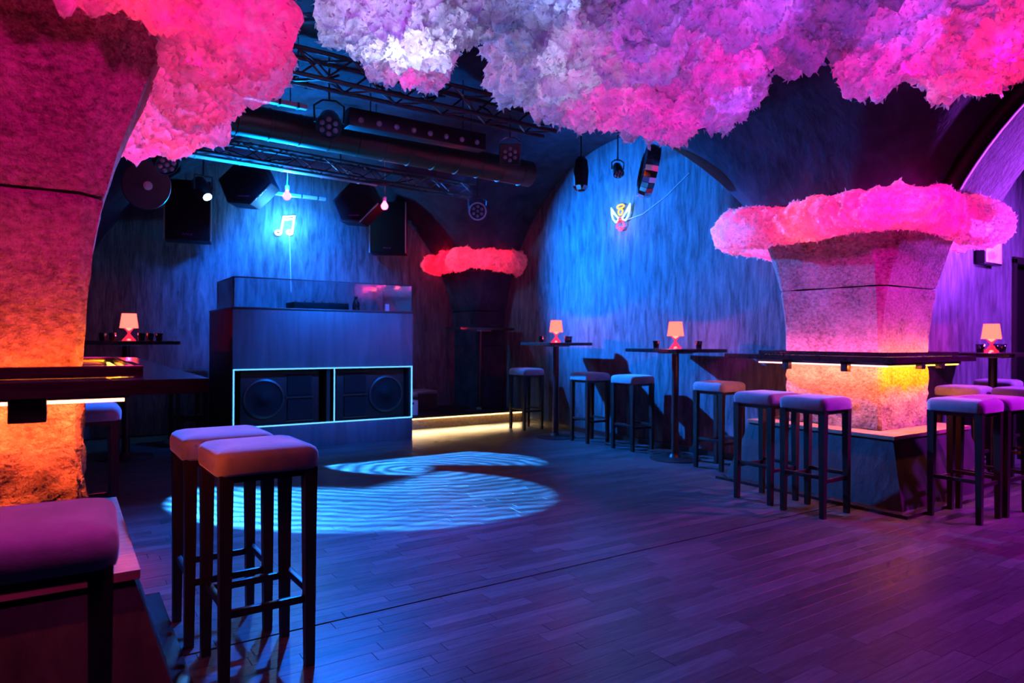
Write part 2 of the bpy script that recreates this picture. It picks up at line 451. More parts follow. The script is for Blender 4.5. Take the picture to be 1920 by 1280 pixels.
# door in the passage wall
d1 = thing('door_1', None, None, (9.12, WP, 0)); d1['kind'] = 'structure'
fr = nb(); bx(-0.05, 0.03, -0.03, 0.2, 0, 2.16, 0.006, fr); bx(0.90, 0.98, -0.03, 0.2, 0, 2.16, 0.006, fr); bx(-0.05, 0.98, -0.03, 0.2, 2.10, 2.18, 0.006, fr)
part('door_frame', fr, 'black_metal', d1)
lf = part('door_leaf', bx(0.03, 0.90, 0.10, 0.14, 0.01, 2.10, 0.004), 'black_plastic', d1)
part('glazing', bx(0.16, 0.30, 0.092, 0.10, 1.05, 1.68), 'door_light', lf); part('handle', bx(0.10, 0.13, 0.06, 0.10, 0.9, 1.2, 0.006), 'silver', lf)
pic = thing('picture', 'deep black frame with a pale pink print on the passage wall', 'picture', (8.34, WP, 2.25))
part('frame', bx(-0.21, 0.21, -0.10, 0, -0.22, 0.22, 0.004), 'black_metal', pic); part('print', bx(-0.19, 0.19, -0.105, -0.098, -0.20, 0.20), 'art_print', pic)

# stage behind the booth
stg = struct('floor_stage', bx(3.3, WX, 8.22, WB, 0, 0.165), 'black_plastic')
ris = link('riser', mesh_of(bx(3.55, WX - 0.005, 8.19, 8.22, 0, 0.12), 'riser'), 'chipboard', stg)
link('led_strip', mesh_of(bx(3.55, WX - 0.03, 8.165, 8.178, 0.132, 0.144), 'led_strip'), 'led_warm', stg)
light('step_tape', 'AREA', (4.55, 8.155, .136), 22, (1.0, .62, .28), (4.55, 8.05, 0), 2.0, shape='RECTANGLE', size_y=.012).data.spread = math.radians(105)
link('nosing', mesh_of(bx(3.55, WX - 0.005, 8.16, 8.23, 0.146, 0.168), 'nosing'), 'black_metal', stg)

# ------------------------------------------------------------------ pillars
def jitter(bm, amp, scale, seed):
    for v in bm.verts:
        p = v.co * scale + Vector((seed, seed * 1.7, 0))
        n = noise.fractal(p, 0.9, 2.1, 4)
        v.co += v.normal * amp * n
def pillar(key, label, plinth=True, fine=0):
    x, y, hx, hy = PIL[key]
    p = thing('pillar', label, 'pillar', (x, y, 0))
    p['group'] = 'vaulted stone pillars'
    T = Matrix.Translation((-x, -y, 0))
    base = 0.165 if key == 'B' else 0.52
    cuts = [base, 1.10, 1.62, 2.20]
    for i, (a, b) in enumerate(zip(cuts[:-1], cuts[1:])):
        g = 0.004
        bm = nb()
        rs = [section(key, z, 10 + fine) for z in zlevels(a + g, b - g, 10 + fine)]
        def ins(r, k): 
            c = sum(r, Vector()) / len(r); return [q + (c - q).normalized() * k for q in r]
        if i: rs = [ins(rs[0], 0.03), ins(rs[0], 0.006)] + rs[1:]
        if i < 2: rs = rs[:-1] + [ins(rs[-1], 0.006), ins(rs[-1], 0.03)]
        rings(bm, [[T @ q for q in r] for r in rs], True)
        bm.normal_update()
        if i == 0 and key != 'B': jitter(bm, 0.022, 9.0, x)
        else: jitter(bm, 0.006, 6.0, x)
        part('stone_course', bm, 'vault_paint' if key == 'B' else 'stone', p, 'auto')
    if plinth:
        def q(e, z): return [Vector((sx * (hx + e), sy * (hy + e), z)) for sx, sy in ((-1, -1), (1, -1), (1, 1), (-1, 1))]
        e1 = 0.14 if key == 'L' else 0.215
        part('plinth', rings(nb(), [q(e1 + .125, 0.03), q(e1 - .015, 0.495)]), 'plinth_paint', p, False)
        o = nb(); rect_frame(o, (-hx - e1, hx + e1, -hy - e1, hy + e1), (-hx + .02, hx - .02, -hy + .02, hy - .02), 0.495, 0.522)
        part('plinth_cap', o, 'tan_wood', p, False)
        part('floor_skirting', rings(nb(), [q(e1 + .185, 0.001), q(e1 + .185, 0.022), q(e1 + .11, 0.034)]), 'black_top', p, False)
    return p
PL = pillar('L', 'nearest stone pillar at the left edge with orange uplight', True, 16)
PR = pillar('R', 'stone pillar on a dark plinth before the purple passage', True, 8)
PB = pillar('B', 'dark far pillar on the stage in the back corner', False)

def ledge(key, label, xs, ys, rim_e, led_up, led_dn, brackets, pw):
    x, y, hx, hy = PIL[key]
    t = thing('bar_ledge', label, 'ledge', (x, y, 0)); t['group'] = 'ledges around the pillars'
    inn = (-hx + .01, hx - .01, -hy + .01, hy - .01)
    part('shelf', rect_frame(nb(), (xs[0] - x, xs[1] - x, ys[0] - y, ys[1] - y), inn, 1.045, 1.085), 'black_top', t, False)
    e = rim_e; R = (-hx - e, hx + e, -hy - e, hy + e)
    for (a, b, c, d) in ((R[0], R[1], R[2], R[2] + .022), (R[0], R[1], R[3] - .022, R[3]), (R[0], R[0] + .022, R[2] + .022, R[3] - .022), (R[1] - .022, R[1], R[2] + .022, R[3] - .022)):
        part('rim_board', bx(a, b, c, d, 1.086, 1.118, 0.002), 'black_top', t)
    w = 0.010
    LC = {'led_orange': (1.0, .075, .004), 'led_orange_low': (1.0, .085, .02), 'led_pink': (1.0, .08, .30), 'led_peach': (1.0, .15, .10), 'led_amber': (1.0, .17, .004)}
    def tape(s, q, z, m, power, tilt):
        # one-sided light tape facing the stone
        if s == 'front': c, n, L = (x, y - hy - q), (0, 1), 2 * hx + 2 * q
        elif s == 'left': c, n, L = (x - hx - q, y), (1, 0), 2 * hy + 2 * q
        else: c, n, L = (x + hx + q, y), (-1, 0), 2 * hy + 2 * q
        o = light('light_tape', 'AREA', (*c, z), power * L, LC[m], None, L, shape='RECTANGLE', size_y=0.012)
        dv = Vector((n[0], n[1], tilt)).normalized(); xa = Vector((n[1], -n[0], 0)); za = -dv; ya = za.cross(xa)
        o.matrix_world = Matrix.Translation((*c, z)) @ Matrix((xa, ya, za)).transposed().to_4x4()
    q = e - 0.035
    sides = {'front': (-hx - q, hx + q, -hy - q, -hy - q + w), 'left': (-hx - q, -hx - q + w, -hy - q + w, hy + q), 'right': (hx + q - w, hx + q, -hy - q + w, hy + q)}
    for s, m in led_up.items():
        a = sides[s]; part('uplight_strip', bx(*a, 1.088, 1.096), m, t, False); tape(s, q - .012, 1.10, m, pw[0], 0.35)
    q = 0.10 if key == 'L' else 0.15
    sides = {'front': (-hx - q, hx + q, -hy - q, -hy - q + w), 'left': (-hx - q, -hx - q + w, -hy - q + w, hy + q), 'right': (hx + q - w, hx + q, -hy - q + w, hy + q)}
    for s, m in led_dn.items():
        a = sides[s]; part('downlight_strip', bx(*a, 1.012, 1.022), m, t, False); tape(s, q - .012, 1.008, m, pw[1] * (1.7 if m == 'led_amber' else 1.0), -1.0)
        part('light_rail', bx(a[0] - .012, a[1] + .012, a[2] - .012, a[3] + .012, 1.023, 1.045), 'grey_metal', t, False)
    for (bx_, by_, w1, w2, h) in brackets:
        part('bracket', bx(bx_ - w1 / 2, bx_ + w1 / 2, by_ - w2 / 2, by_ + w2 / 2, 1.045 - h, 1.045, 0.003), 'black_metal', t)
    return t
ledge('L', 'glossy black counter ledge wrapped around the left pillar, lit orange from below', (-1.1, 0.345, ) , (2.08, 4.45), 0.145,
      {'front': 'led_orange', 'right': 'led_amber'}, {'front': 'led_orange_low'}, [(0.25, -0.53, 0.085, 0.10, 0.075), (0.45, 1.3, 0.04, 0.04, 0.06)], (7, 24))
ledge('R', 'black counter ledge around the right pillar with pink and amber strips', (4.90, 6.14), (2.49, 3.98), 0.15,
      {'left': 'led_pink', 'front': 'led_amber'}, {'left': 'led_peach', 'front': 'led_amber'},
      [(-0.575, -0.25, 0.05, 0.055, 0.075), (-0.575, 0.25, 0.05, 0.055, 0.075), (0.1, -0.61, 0.05, 0.05, 0.05), (-0.2, -0.61, 0.05, 0.05, 0.05)], (7, 20))

# ------------------------------------------------------------------ fluffy rings and clouds
def shag(bm_or_me, amp, scale, seed):
    me = bm_or_me
    nrm = [v.normal.copy() for v in me.vertices]; cos = [v.co.copy() for v in me.vertices]; out = []
    for p, nv in zip(cos, nrm):
        s = Vector((seed * 3.1, seed, -seed))
        a = noise.turbulence(p * scale + s, 4, True, amplitude_scale=0.55, frequency_scale=2.1)
        b = noise.noise(p * scale * 0.35 + s)
        c = noise.turbulence(p * scale * 3.3 - s, 3, True)
        out.extend(p + nv * (amp * (a - 0.5) * 1.3 + amp * 0.6 * b + amp * 0.55 * (c - 0.5)))
    me.vertices.foreach_set('co', out)
    me.update()
def tufts(me, n, ln, seed):
    """short curled strands standing off the surface"""
    rnd = random.Random(seed); bm = nb(); nv = len(me.vertices); NR = [v.normal.copy() for v in me.vertices]
    for _ in range(n):
        v = me.vertices[rnd.randrange(nv)]
        p = v.co - v.normal * 0.01; d = (v.normal + Vector((rnd.uniform(-1, 1), rnd.uniform(-1, 1), rnd.uniform(-1, .8))) * 0.8).normalized()
        s = d.cross(Vector((rnd.uniform(-1, 1), rnd.uniform(-1, 1), rnd.uniform(-1, 1)))).normalized()
        L = ln * rnd.uniform(0.5, 1.3); w = L * rnd.uniform(0.35, 0.6); k = d.cross(s) * rnd.uniform(-1, 1) * L
        a = bm.verts.new(p - s * w * .7); b = bm.verts.new(p + s * w * .7)
        q = p + d * L * .55 + k * .25; c = bm.verts.new(q - s * w * .6); e = bm.verts.new(q + s * w * .6)
        f = bm.verts.new(p + d * L + k)
        bm.faces.new((a, b, e, c)); bm.faces.new((c, e, f))
    out = bpy.data.meshes.new('fibre_tufts'); bm.to_mesh(out); bm.free()
    out.polygons.foreach_set('use_smooth', [True] * len(out.polygons))
    return out
def fluff_ring(key, label, z, r, e, amp, step, nt, tl, lights, power, color):
    x, y, hx, hy = PIL[key]
    s = section(key, z); fx0 = min(p.x for p in s); fx1 = max(p.x for p in s); fy0 = min(p.y for p in s); fy1 = max(p.y for p in s)
    cx, cy_ = (fx0 + fx1) / 2, (fy0 + fy1) / 2
    path = rrect((fx1 - fx0) / 2 + e, (fy1 - fy0) / 2 + e, 0.28, 8, cx, cy_)
    pts = []
    for i in range(len(path)):
        a = Vector((*path[i], z)); b = Vector((*path[(i + 1) % len(path)], z)); m = max(1, int((b - a).length / step))
        pts += [a.lerp(b, q / m) for q in range(m)]
    rr = [r * (1 + 0.18 * noise.noise(p * 3)) for p in pts]
    bm = nb(); tube(bm, pts, rr, max(24, int(2 * PI * r / step)), True)
    root = thing('feather_ring', label, 'feather ring', (cx, cy_, z)); root['group'] = 'glowing fluffy rings around pillars'
    for v in bm.verts: v.co -= Vector((cx, cy_, z))
    me = mesh_of(bm, 'fluff', True); shag(me, amp, 7.0, hx * 10 + x)
    link('fluff', me, 'fluff', root)
    t = link('fibre_tufts', tufts(me, nt, tl, int(x * 10 + 60)), 'fluff', root); t['kind'] = 'stuff'
    n = len(pts)
    for i in range(lights):
        p = pts[int(i * n / lights)]
        light('ring_lamp', 'POINT', (p.x, p.y, p.z + r * random.uniform(-0.3, 0.5)), power * random.choice((0.5, 0.8, 1.0, 1.7)), color(i) if callable(color) else color, size=0.02)
    return root
fluff_ring('R', 'pink glowing fluffy ring around the right pillar', 2.13, 0.165, 0.16, 0.040, 0.016, 10000, 0.024, 22, 3.4, lambda i: (1, .0, .12) if i % 3 else (1, .03, .02))
fluff_ring('B', 'small red glowing fluffy ring around the far stage pillar', 2.34, 0.16, 0.10, 0.060, 0.026, 6000, 0.03, 16, 7.0, lambda i: (1, .004, .02))
fluff_ring('L', 'huge pink glowing fluffy ring around the near left pillar', 2.21, 0.175, 0.13, 0.075, 0.014, 13000, 0.02, 24, 2.6, lambda i: (1, .0, .26) if i % 2 else (1, .02, .06))

def cloud(name, label, blobs, lamps, seed, amp=0.12, voxel=0.021, nt=9000, tl=0.028):
    bm = nb(); c0 = Vector(blobs[0][:3])
    for (x, y, z, r, *sq) in blobs:
        f = sq[0] if sq else 0.7
        bmesh.ops.create_icosphere(bm, subdivisions=3, radius=r, matrix=Matrix.Translation(Vector((x, y, z)) - c0) @ Matrix.Diagonal((1, 1, f, 1)))
    tmp_me = bpy.data.meshes.new('tmp'); bm.to_mesh(tmp_me); bm.free()
    tmp = bpy.data.objects.new('tmp', tmp_me); C.objects.link(tmp)
    md = tmp.modifiers.new('r', 'REMESH'); md.mode = 'VOXEL'; md.voxel_size = voxel
    dg = bpy.context.evaluated_depsgraph_get(); me = bpy.data.meshes.new_from_object(tmp.evaluated_get(dg)); bpy.data.objects.remove(tmp)
    me.name = 'fluff'; me.polygons.foreach_set('use_smooth', [True] * len(me.polygons)); me.update()
    shag(me, amp, 4.2, seed)
    root = thing('fluffy_cloud', label, 'cloud', c0, 'glowing clouds under the vault')
    link('fluff', me, 'fluff', root)
    t = link('fibre_tufts', tufts(me, nt, tl, seed), 'fluff', root); t['kind'] = 'stuff'
    w = nb()
    for (x, y, z, r, *sq) in blobs[:3]:
        q = Vector((x, y, z)) - c0; tube(w, [q, q + Vector((0, 0, 3.62 - z))], 0.002, 5)
    part('hanging_wire', w, 'black_metal', root)
    for (x, y, z, pw, col) in lamps: light('cloud_lamp', 'POINT', (x, y, z), pw * 1.35, col, size=0.05)
    return root
WHT = (0.55, 0.60, 1.0); PNK = (1.0, 0.0, 0.42); VIO = (0.50, 0.08, 1.0); HOT = (1.0, 0.01, 0.12); BLU = (0.12, 0.25, 1.0)
cloud('a', 'white glowing cloud hung left of the big pink cloud', [
    (1.45, 3.40, 2.86, .33), (1.66, 3.62, 2.80, .24), (1.25, 3.10, 2.92, .30), (1.55, 2.95, 3.0, .34), (1.9, 2.75, 3.02, .34), (1.80, 3.25, 2.98, .25), (2.2, 2.55, 3.05, .3)],
    [(1.50, 3.30, 2.86, 9, WHT), (1.9, 2.75, 3.02, 5, (0.3, 0.4, 1.0)), (1.3, 3.05, 2.93, 3.0, VIO), (1.66, 3.62, 2.8, 1.3, PNK)], 11)
cloud('b', 'long violet pink cloud hanging in the middle of the vault', [
    (2.35, 3.20, 2.84, .36), (2.75, 3.15, 2.74, .34), (3.15, 3.05, 2.70, .34), (3.38, 2.80, 2.72, .27), (2.05, 2.95, 2.95, .33), (2.55, 2.75, 2.86, .38), (3.0, 2.55, 2.84, .36),
    (2.3, 2.35, 2.98, .36), (2.75, 2.15, 2.96, .38), (3.2, 2.1, 2.9, .34), (3.0, 1.75, 2.98, .36), (2.62, 3.3, 2.66, .2)],
    [(2.35, 3.05, 2.86, 2.6, WHT), (2.1, 2.7, 2.95, 4, (0.3, 0.4, 1.0)), (2.75, 3.1, 2.75, 3.4, PNK), (3.1, 2.95, 2.72, 3.2, PNK), (2.55, 2.5, 2.9, 3, VIO), (3.0, 2.4, 2.86, 4, PNK), (2.8, 2.0, 2.95, 4, VIO), (3.3, 2.65, 2.74, 2.2, VIO)], 23, nt=14000)
cloud('c', 'rightmost pink cloud hanging before the right pillar', [
    (3.72, 1.92, 2.80, .30), (4.02, 1.72, 2.74, .30), (3.45, 1.80, 2.90, .32), (3.75, 1.55, 2.86, .34), (4.15, 1.42, 2.78, .30), (3.4, 1.45, 2.98, .32), (3.9, 1.2, 2.88, .3), (4.32, 1.2, 2.76, .26)],
    [(3.72, 1.85, 2.80, 4, PNK), (4.05, 1.65, 2.74, 3.5, HOT), (3.5, 1.7, 2.9, 3.5, VIO), (3.85, 1.4, 2.86, 4.5, HOT), (4.2, 1.35, 2.78, 3.5, HOT)], 37)

# ------------------------------------------------------------------ bar stools
def make_stool(label):
    t = thing('bar_stool', label, 'stool', (0, 0, 0), 'velvet bar stools')
    bm = nb(); hw = 0.178
    prof = [(-.012, .728), (-.003, .726), (0.0, .735), (0.002, .76), (0.001, .782), (-.006, .798), (-.020, .808), (-.045, .814), (-.09, .818), (-.14, .820)]
    rs = [[Vector((x, y, z)) for x, y in rrect(hw + e, hw + e, max(0.012, 0.042 + e * 0.5), 5)] for e, z in prof]
    rings(bm, rs, True)
    part('seat', bm, 'velvet', t, True)
    part('apron', bx(-.155, .155, -.155, .155, .70, .728), 'dark_leg_wood', t)
    def leg(sx, sy):
        b = nb()
        def q(c, h, z): return [Vector((sx * c + u * h, sy * c + v * h, z)) for u, v in ((-1, -1), (1, -1), (1, 1), (-1, 1))]
        return rings(b, [q(.148, .016, 0.0), q(.148, .0165, .02), q(.146, .0205, .45), q(.146, .023, .73)])
    for sx, sy in ((-1, -1), (1, -1), (1, 1), (-1, 1)): part('leg', leg(sx, sy), 'dark_leg_wood', t, False)
    for s in (-1, 1):
        part('footrest', bx(-.13, .13, s * .147 - .010, s * .147 + .010, .235, .262, .003), 'dark_leg_wood', t)
        part('footrest', bx(s * .147 - .010, s * .147 + .010, -.13, .13, .262, .288, .003), 'dark_leg_wood', t)
    return t
STOOLS = [
    (0.605, 2.63, 2, 'grey pink velvet bar stool standing nearest the bright swirl on the floor'),
    (0.555, 3.03, 1, 'velvet bar stool tucked right behind the front stool at left'),
    (-0.075, 1.79, -2, 'large foreground bar stool cut off by the left edge'),
    (0.10, 4.62, 0, 'velvet bar stool half hidden behind the left pillar'),
    (1.22, 8.75, 8, 'dim bar stool beside the dark side of the DJ booth'),
    (5.20, 7.50, 3, 'farthest bar stool at the right wall, next to the lit stage step'),
    (5.20, 6.18, -2, 'blue lit bar stool just right of the farthest lamp table'),
    (5.24, 5.50, 2, 'blue lit bar stool left of the middle lamp table'),
    (5.16, 4.25, 1, 'bar stool between the middle lamp table and the right pillar ledge'),
    (4.45, 3.22, -1, 'left stool of the pair before the dark plinth'),
    (4.42, 2.80, 1, 'right stool of the pair before the dark plinth'),
    (5.16, 2.16, 1, 'front stool of the pair right of the plinth corner'),
    (5.535, 2.14, -2, 'second stool right of the plinth corner, behind its front twin'),
    (6.62, 2.78, 4, 'purple lit stool seat behind the pair, near the right lamp table'),
    (6.80, 2.40, -3, 'purple lit stool at the right edge before the right lamp table'),
    (8.02, 3.05, 6, 'stool against the purple wall behind the right lamp table'),
]
st0 = make_stool(STOOLS[0][3])
for i, (x, y, a, lb) in enumerate(STOOLS):
    if i == 0: st0.location = (x, y, 0); st0.rotation_euler = (0, 0, math.radians(a))
    else: copy_thing(st0, (x, y, 0), math.radians(a), lb)

# ------------------------------------------------------------------ tables, lamps, tumblers
def table(loc, hx, hy, h, label, base_r=0.25):
    t = thing('bar_table', label, 'table', loc); t['group'] = 'high bar tables'
    b = nb(); rings(b, [[Vector((x, y, z)) for x, y in rrect(hx - i, hy - i, .02, 3)] for z, i in ((h - .035, .004), (h - .031, 0), (h - .004, 0), (h, .004))])
    part('table_top', b, 'black_top', t)
    part('mounting_plate', bx(-.12, .12, -.12, .12, h - .05, h - .035, .002), 'grey_metal', t)
    b = nb(); lathe(b, [(.036, .02), (.036, h - .05)], 20); part('pole', b, 'black_metal', t)
    b = nb(); lathe(b, [(base_r, 0.001), (base_r, .008), (base_r * .96, .014), (.06, .022), (.045, .05)], 40); part('base_plate', b, 'black_metal', t)
    return t
T1 = (5.06, 6.66); T2 = (5.16, 4.80); T3 = (7.35, 2.84); T5 = (0.52, 7.75)
table((*T1, 0), .32, .32, 1.165, 'farthest high table with lamp at the blue right wall')
table((*T2, 0), .36, .36, 1.115, 'middle high table with lamp before the blue right wall')
table((*T3, 0), .45, .34, 1.10, 'high table with lamp in the purple passage at right')
table((*T5, 0), .45, .32, 1.165, 'dim high table with red lamp at the far left wall')
table((5.03, 8.44, .165), .46, .22, 1.20, 'bare dark high table on the stage before the far pillar', .2)

def lamp(x, y, z, label):
    t = thing('table_lamp', label, 'lamp', (x, y, z), 'red glowing table lamps')
    b = nb(); lathe(b, [(.062, 0), (.060, .008), (.034, .04), (.012, .072), (.012, .080), (.034, .112), (.052, .128)], 28, caps=False); ba = part('base', b, 'lit_acrylic', t, True)
    b = nb(); lathe(b, [(.001, .1), (.026, .118), (.034, .127), (.001, .129)], 20, caps=False); part('light_cone', b, 'lamp_core', t, True)
    b = nb(); lathe(b, [(.001, .004), (.016, .006), (.018, .014), (.001, .022)], 16, caps=False); part('foot_glow', b, 'lamp_core', ba, True)
    b = nb(); lathe(b, [(.082, .128), (.064, .270), (.061, .270), (.079, .128)], 32, caps=False); part('lamp_shade', b, 'shade_glow', t, True)
    light('table_lamp_light', 'POINT', (x, y, z + .096), 26.0, (1.0, 0.01, 0.16), size=0.008)
    return t
lamp(T1[0], T1[1], 1.165, 'red lamp on the farthest table at the blue wall')
lamp(T2[0], T2[1], 1.115, 'red lamp on the middle table at the blue wall')
lamp(T3[0] + .02, T3[1] + .02, 1.10, 'peach glowing lamp on the table in the purple passage')
lamp(T5[0] + .02, T5[1] - .05, 1.165, 'red lamp on the dim far left table')
tm = None
def tumbler(x, y, z, label, s=1.0):
    t = thing('tumbler', label, 'glass', (x, y, z), 'small glass tumblers beside the lamps')
    b = nb(); lathe(b, [(.024 * s, 0), (.027 * s, .002), (.036 * s, .078 * s), (.033 * s, .078 * s), (.025 * s, .012), (.001, .010)], 20, caps=False); part('glass_wall', b, 'tumbler_glass', t, True)
    b = nb(); lathe(b, [(.024 * s, .002), (.024 * s, .010)], 16); part('thick_bottom', b, 'tumbler_glass', t)
    return t
for (x, y, z, lb) in [
    (T1[0] - .10, T1[1] + .17, 1.165, 'tumbler left of the lamp on the farthest table'), (T1[0] + .07, T1[1] - .13, 1.165, 'tumbler right of the lamp on the farthest table'), (T1[0] + .13, T1[1] - .10, 1.165, 'rightmost tumbler on the farthest table'),
    (T2[0] - .13, T2[1] + .14, 1.115, 'tumbler left of the lamp on the middle table'), (T2[0] + .14, T2[1] - .18, 1.115, 'tumbler right of the lamp on the middle table'),
    (T3[0] - .22, T3[1] + .02, 1.10, 'outer tumbler left of the lamp in the purple passage'), (T3[0] - .13, T3[1] + .05, 1.10, 'inner tumbler left of the lamp in the purple passage'),
    (T3[0] + .25, T3[1] + .08, 1.10, 'tumbler right of the lamp in the purple passage'), (T3[0] + .34, T3[1] + .05, 1.10, 'tumbler at the right edge of the picture'),
    (T5[0] - .20, T5[1] + .02, 1.165, 'outer left tumbler on the dim far left table'), (T5[0] - .12, T5[1] - .05, 1.165, 'inner left tumbler on the dim far left table'),
    (T5[0] + .12, T5[1] - .16, 1.165, 'tumbler just right of the lamp on the dim far left table'), (T5[0] + .20, T5[1] - .10, 1.165, 'middle right tumbler on the dim far left table'), (T5[0] + .28, T5[1] - .12, 1.165, 'outer right tumbler on the dim far left table')]:
    tumbler(x, y, z, lb)

# ------------------------------------------------------------------ DJ booth
bt = thing('dj_booth', 'dark DJ booth with glass case on top and blue light frame below', 'DJ booth', (2.48, 7.45, 0))
BX = 1.02
part('front_panel', bx(-BX, BX, 0, .03, .875, 1.50, .003), 'booth_panel', bt)
part('base_panel', bx(-BX, BX, 0, .03, 0.0, .255, .003), 'booth_panel', bt)
for s in (-1, 1): part('side_panel', bx(s * BX - (.0 if s < 0 else .03), s * BX + (.03 if s < 0 else 0), .031, 1.35, 0, 1.50, .003), 'plinth_paint', bt)
part('top_board', bx(-BX - .005, BX + .005, -.005, 1.35, 1.501, 1.525, .003), 'black_metal', bt)
part('divider', bx(-.02, .02, .03, .6, .255, .875), 'black_metal', bt)
part('inner_back', bx(-BX + .03, BX - .03, .70, .72, 0, 1.5), 'black_plastic', bt)
part('inner_floor', bx(-BX + .03, BX - .03, .031, .70, .235, .255), 'black_plastic', bt)
for (a, b_, c, d) in ((-BX + .006, BX - .006, .862, .874), (-BX + .006, BX - .006, .256, .268), (-BX + .006, -BX + .017, .268, .862), (BX - .017, BX - .006, .268, .862), (.055, .064, .268, .862)):
    part('light_tube', bx(a, b_, -.008, .006, c, d), 'led_cold', bt)
gz0, gz1 = 1.526, 1.83
for x_ in (-BX + .008, BX - .008): part('case_post', bx(x_ - .008, x_ + .008, 0.004, .02, gz0, gz1), 'black_metal', bt)
for x_ in (-BX + .008, BX - .008): part('case_post', bx(x_ - .006, x_ + .006, .88, .892, gz0, gz1), 'black_metal', bt)
part('case_rail', bx(-BX, BX, 0.004, .02, gz1, gz1 + .012), 'black_metal', bt)
for x_ in (-BX + .008, BX - .008): part('case_rail', bx(x_ - .006, x_ + .006, .021, .892, gz1, gz1 + .010), 'black_metal', bt)
part('glass_pane', bx(-BX + .017, BX - .017, .009, .015, gz0, gz1), 'clear_glass', bt)
for x_ in (-BX + .008, BX - .008): part('glass_pane', bx(x_ - .003, x_ + .003, .021, .879, gz0, gz1), 'clear_glass', bt)
for i, (sx, lb) in enumerate(((-.50, 'black subwoofer in the left bay of the booth'), (.54, 'black subwoofer in the right bay of the booth'))):
    s = thing('subwoofer', lb, 'subwoofer', (2.48 + sx, 7.50, .256), 'subwoofers inside the booth')
    m = -1 if i == 0 else 1
    part('cabinet', bx(-.42, .42, .06, .55, 0, .585, .006), 'black_plastic', s)
    for z_ in (.05, .32): part('port', bx(m * -.20 - .13, m * -.20 + .13, .045, .06, z_, z_ + .22), 'grille', s)
    for z_ in (.03, .285, .55): part('port_lip', bx(m * -.20 - .15, m * -.20 + .15, .035, .06, z_, z_ + .012), 'black_metal', s)
    R = Matrix.Translation((m * .18, .06, .29)) @ Matrix.Rotation(PI / 2, 4, 'X')
    b = nb(); lathe(b, [(.215, 0), (.215, .02), (.195, .026), (.185, .012)], 36, R, False); part('surround', b, 'black_metal', s)
    b = nb(); lathe(b, [(.185, .012), (.08, -.03 + .035), (.07, .015), (.03, .028), (.001, .032)], 36, R, False); part('cone', b, 'grille', s, True)
mx = thing('mixer', 'grey DJ mixer deck seen through the glass case', 'mixer', (2.50, 7.95, 1.525))
part('chassis', bx(-.32, .32, -.18, .18, 0, .09, .006), 'black_plastic', mx)
for i in range(6):
    b = nb(); lathe(b, [(.014, .09), (.012, .115)], 12, Matrix.Translation((-.25 + i * .1, 0, 0))); part('knob', b, 'silver', mx)
tagc = thing('card', 'small white card standing in the right end of the glass case', 'card', (3.20, 7.52, 1.525))
part('card_face', bx(-.024, .024, 0, .004, 0, .085), 'white_plastic', tagc); part('foot', bx(-.024, .024, .004, .03, 0, .004), 'white_plastic', tagc)
cup = thing('carafe', 'pale carafe standing in the glass case', 'carafe', (2.85, 7.62, 1.525))
b = nb(); lathe(b, [(.035, 0), (.04, .01), (.04, .09), (.018, .13), (.02, .16)], 18); part('carafe_body', b, 'tumbler_glass', cup, True)
b = nb(); lathe(b, [(.021, .161), (.021, .175), (.01, .185)], 12); part('stopper', b, 'silver', cup)

# crate and boxes on the stage
cr = thing('crate', 'pale plastic crate with a handle slot on the stage', 'crate', (3.88, 8.46, .168))
for (a, b_, c, d) in ((-.13, .13, -.10, -.09), (-.13, .13, .09, .10), (-.13, -.12, -.09, .09), (.12, .13, -.09, .09)): part('wall_panel', bx(a, b_, c, d, 0, .20, .002), 'white_plastic', cr)
part('handle_slot', bx(-.07, .07, -.104, -.10, .145, .175), 'black_plastic', cr); part('bottom', bx(-.12, .12, -.09, .09, 0, .01), 'white_plastic', cr)
cs = thing('flight_case', 'low dark equipment case behind the crate on the stage', 'case', (4.15, 8.95, .168))
part('body', bx(-.35, .35, -.2, .2, 0, .24, .008), 'plinth_paint', cs); part('lid', bx(-.35, .35, -.2, .2, .245, .29, .008), 'grey_metal', cs); part('latch', bx(-.04, .04, -.215, -.2, .2, .27, .003), 'silver', cs)
for k in range(1):
    c0 = Vector((3.86 + .04 * k, 8.48 + .03 * k, .38 + .02 * k)); pts = []
    for i in range(26):
        a = i * .55 + k; rr = .08 + .025 * math.sin(i * .7 + k)
        pts.append(c0 + Vector((rr * math.cos(a), rr * .8 * math.sin(a), -.02 + .02 * math.sin(i * .9))))
    tag(part('coiled_cable', tube(nb(), pts, .007, 6), 'black_plastic', None, True), 'black coiled cable heaped on the pale crate', 'cable', 'coiled cables on the crate')

# ------------------------------------------------------------------ ceiling rig
def truss(name, label, p0, p1, w, r=.012, n=14):
    p0, p1 = Vector(p0), Vector(p1); ax = (p1 - p0).normalized(); s = ax.cross(Vector((0, 0, 1))).normalized() * w / 2; u = Vector((0, 0, w / 2))
    t = thing(name, label, 'truss', p0); cs_ = [s + u, -s + u, -s - u, s - u]
    for c in cs_: part('chord', tube(nb(), [c, p1 - p0 + c], r * 1.5, 8), 'truss_metal', t)
    for i in range(n):
        a = (p1 - p0) * (i / n); b_ = (p1 - p0) * ((i + 1) / n)
        for k in range(4):
            A, B = cs_[k], cs_[(k + 1) % 4]
            q = (a + A, b_ + B) if (i + k) % 2 else (a + B, b_ + A)
            part('brace', tube(nb(), q, r * .7, 5), 'truss_metal', t)
    for f in (.15, .5, .85):
        q = (p1 - p0) * f; part('hanger', tube(nb(), [q + u, Vector((q.x, q.y, 3.6 - p0.z))], .005, 5), 'black_metal', t)
    return t
truss('light_truss', 'dark lattice truss nearest the clouds under the vault', (.75, 5.05, 3.22), (3.75, 5.05, 3.20), .19)
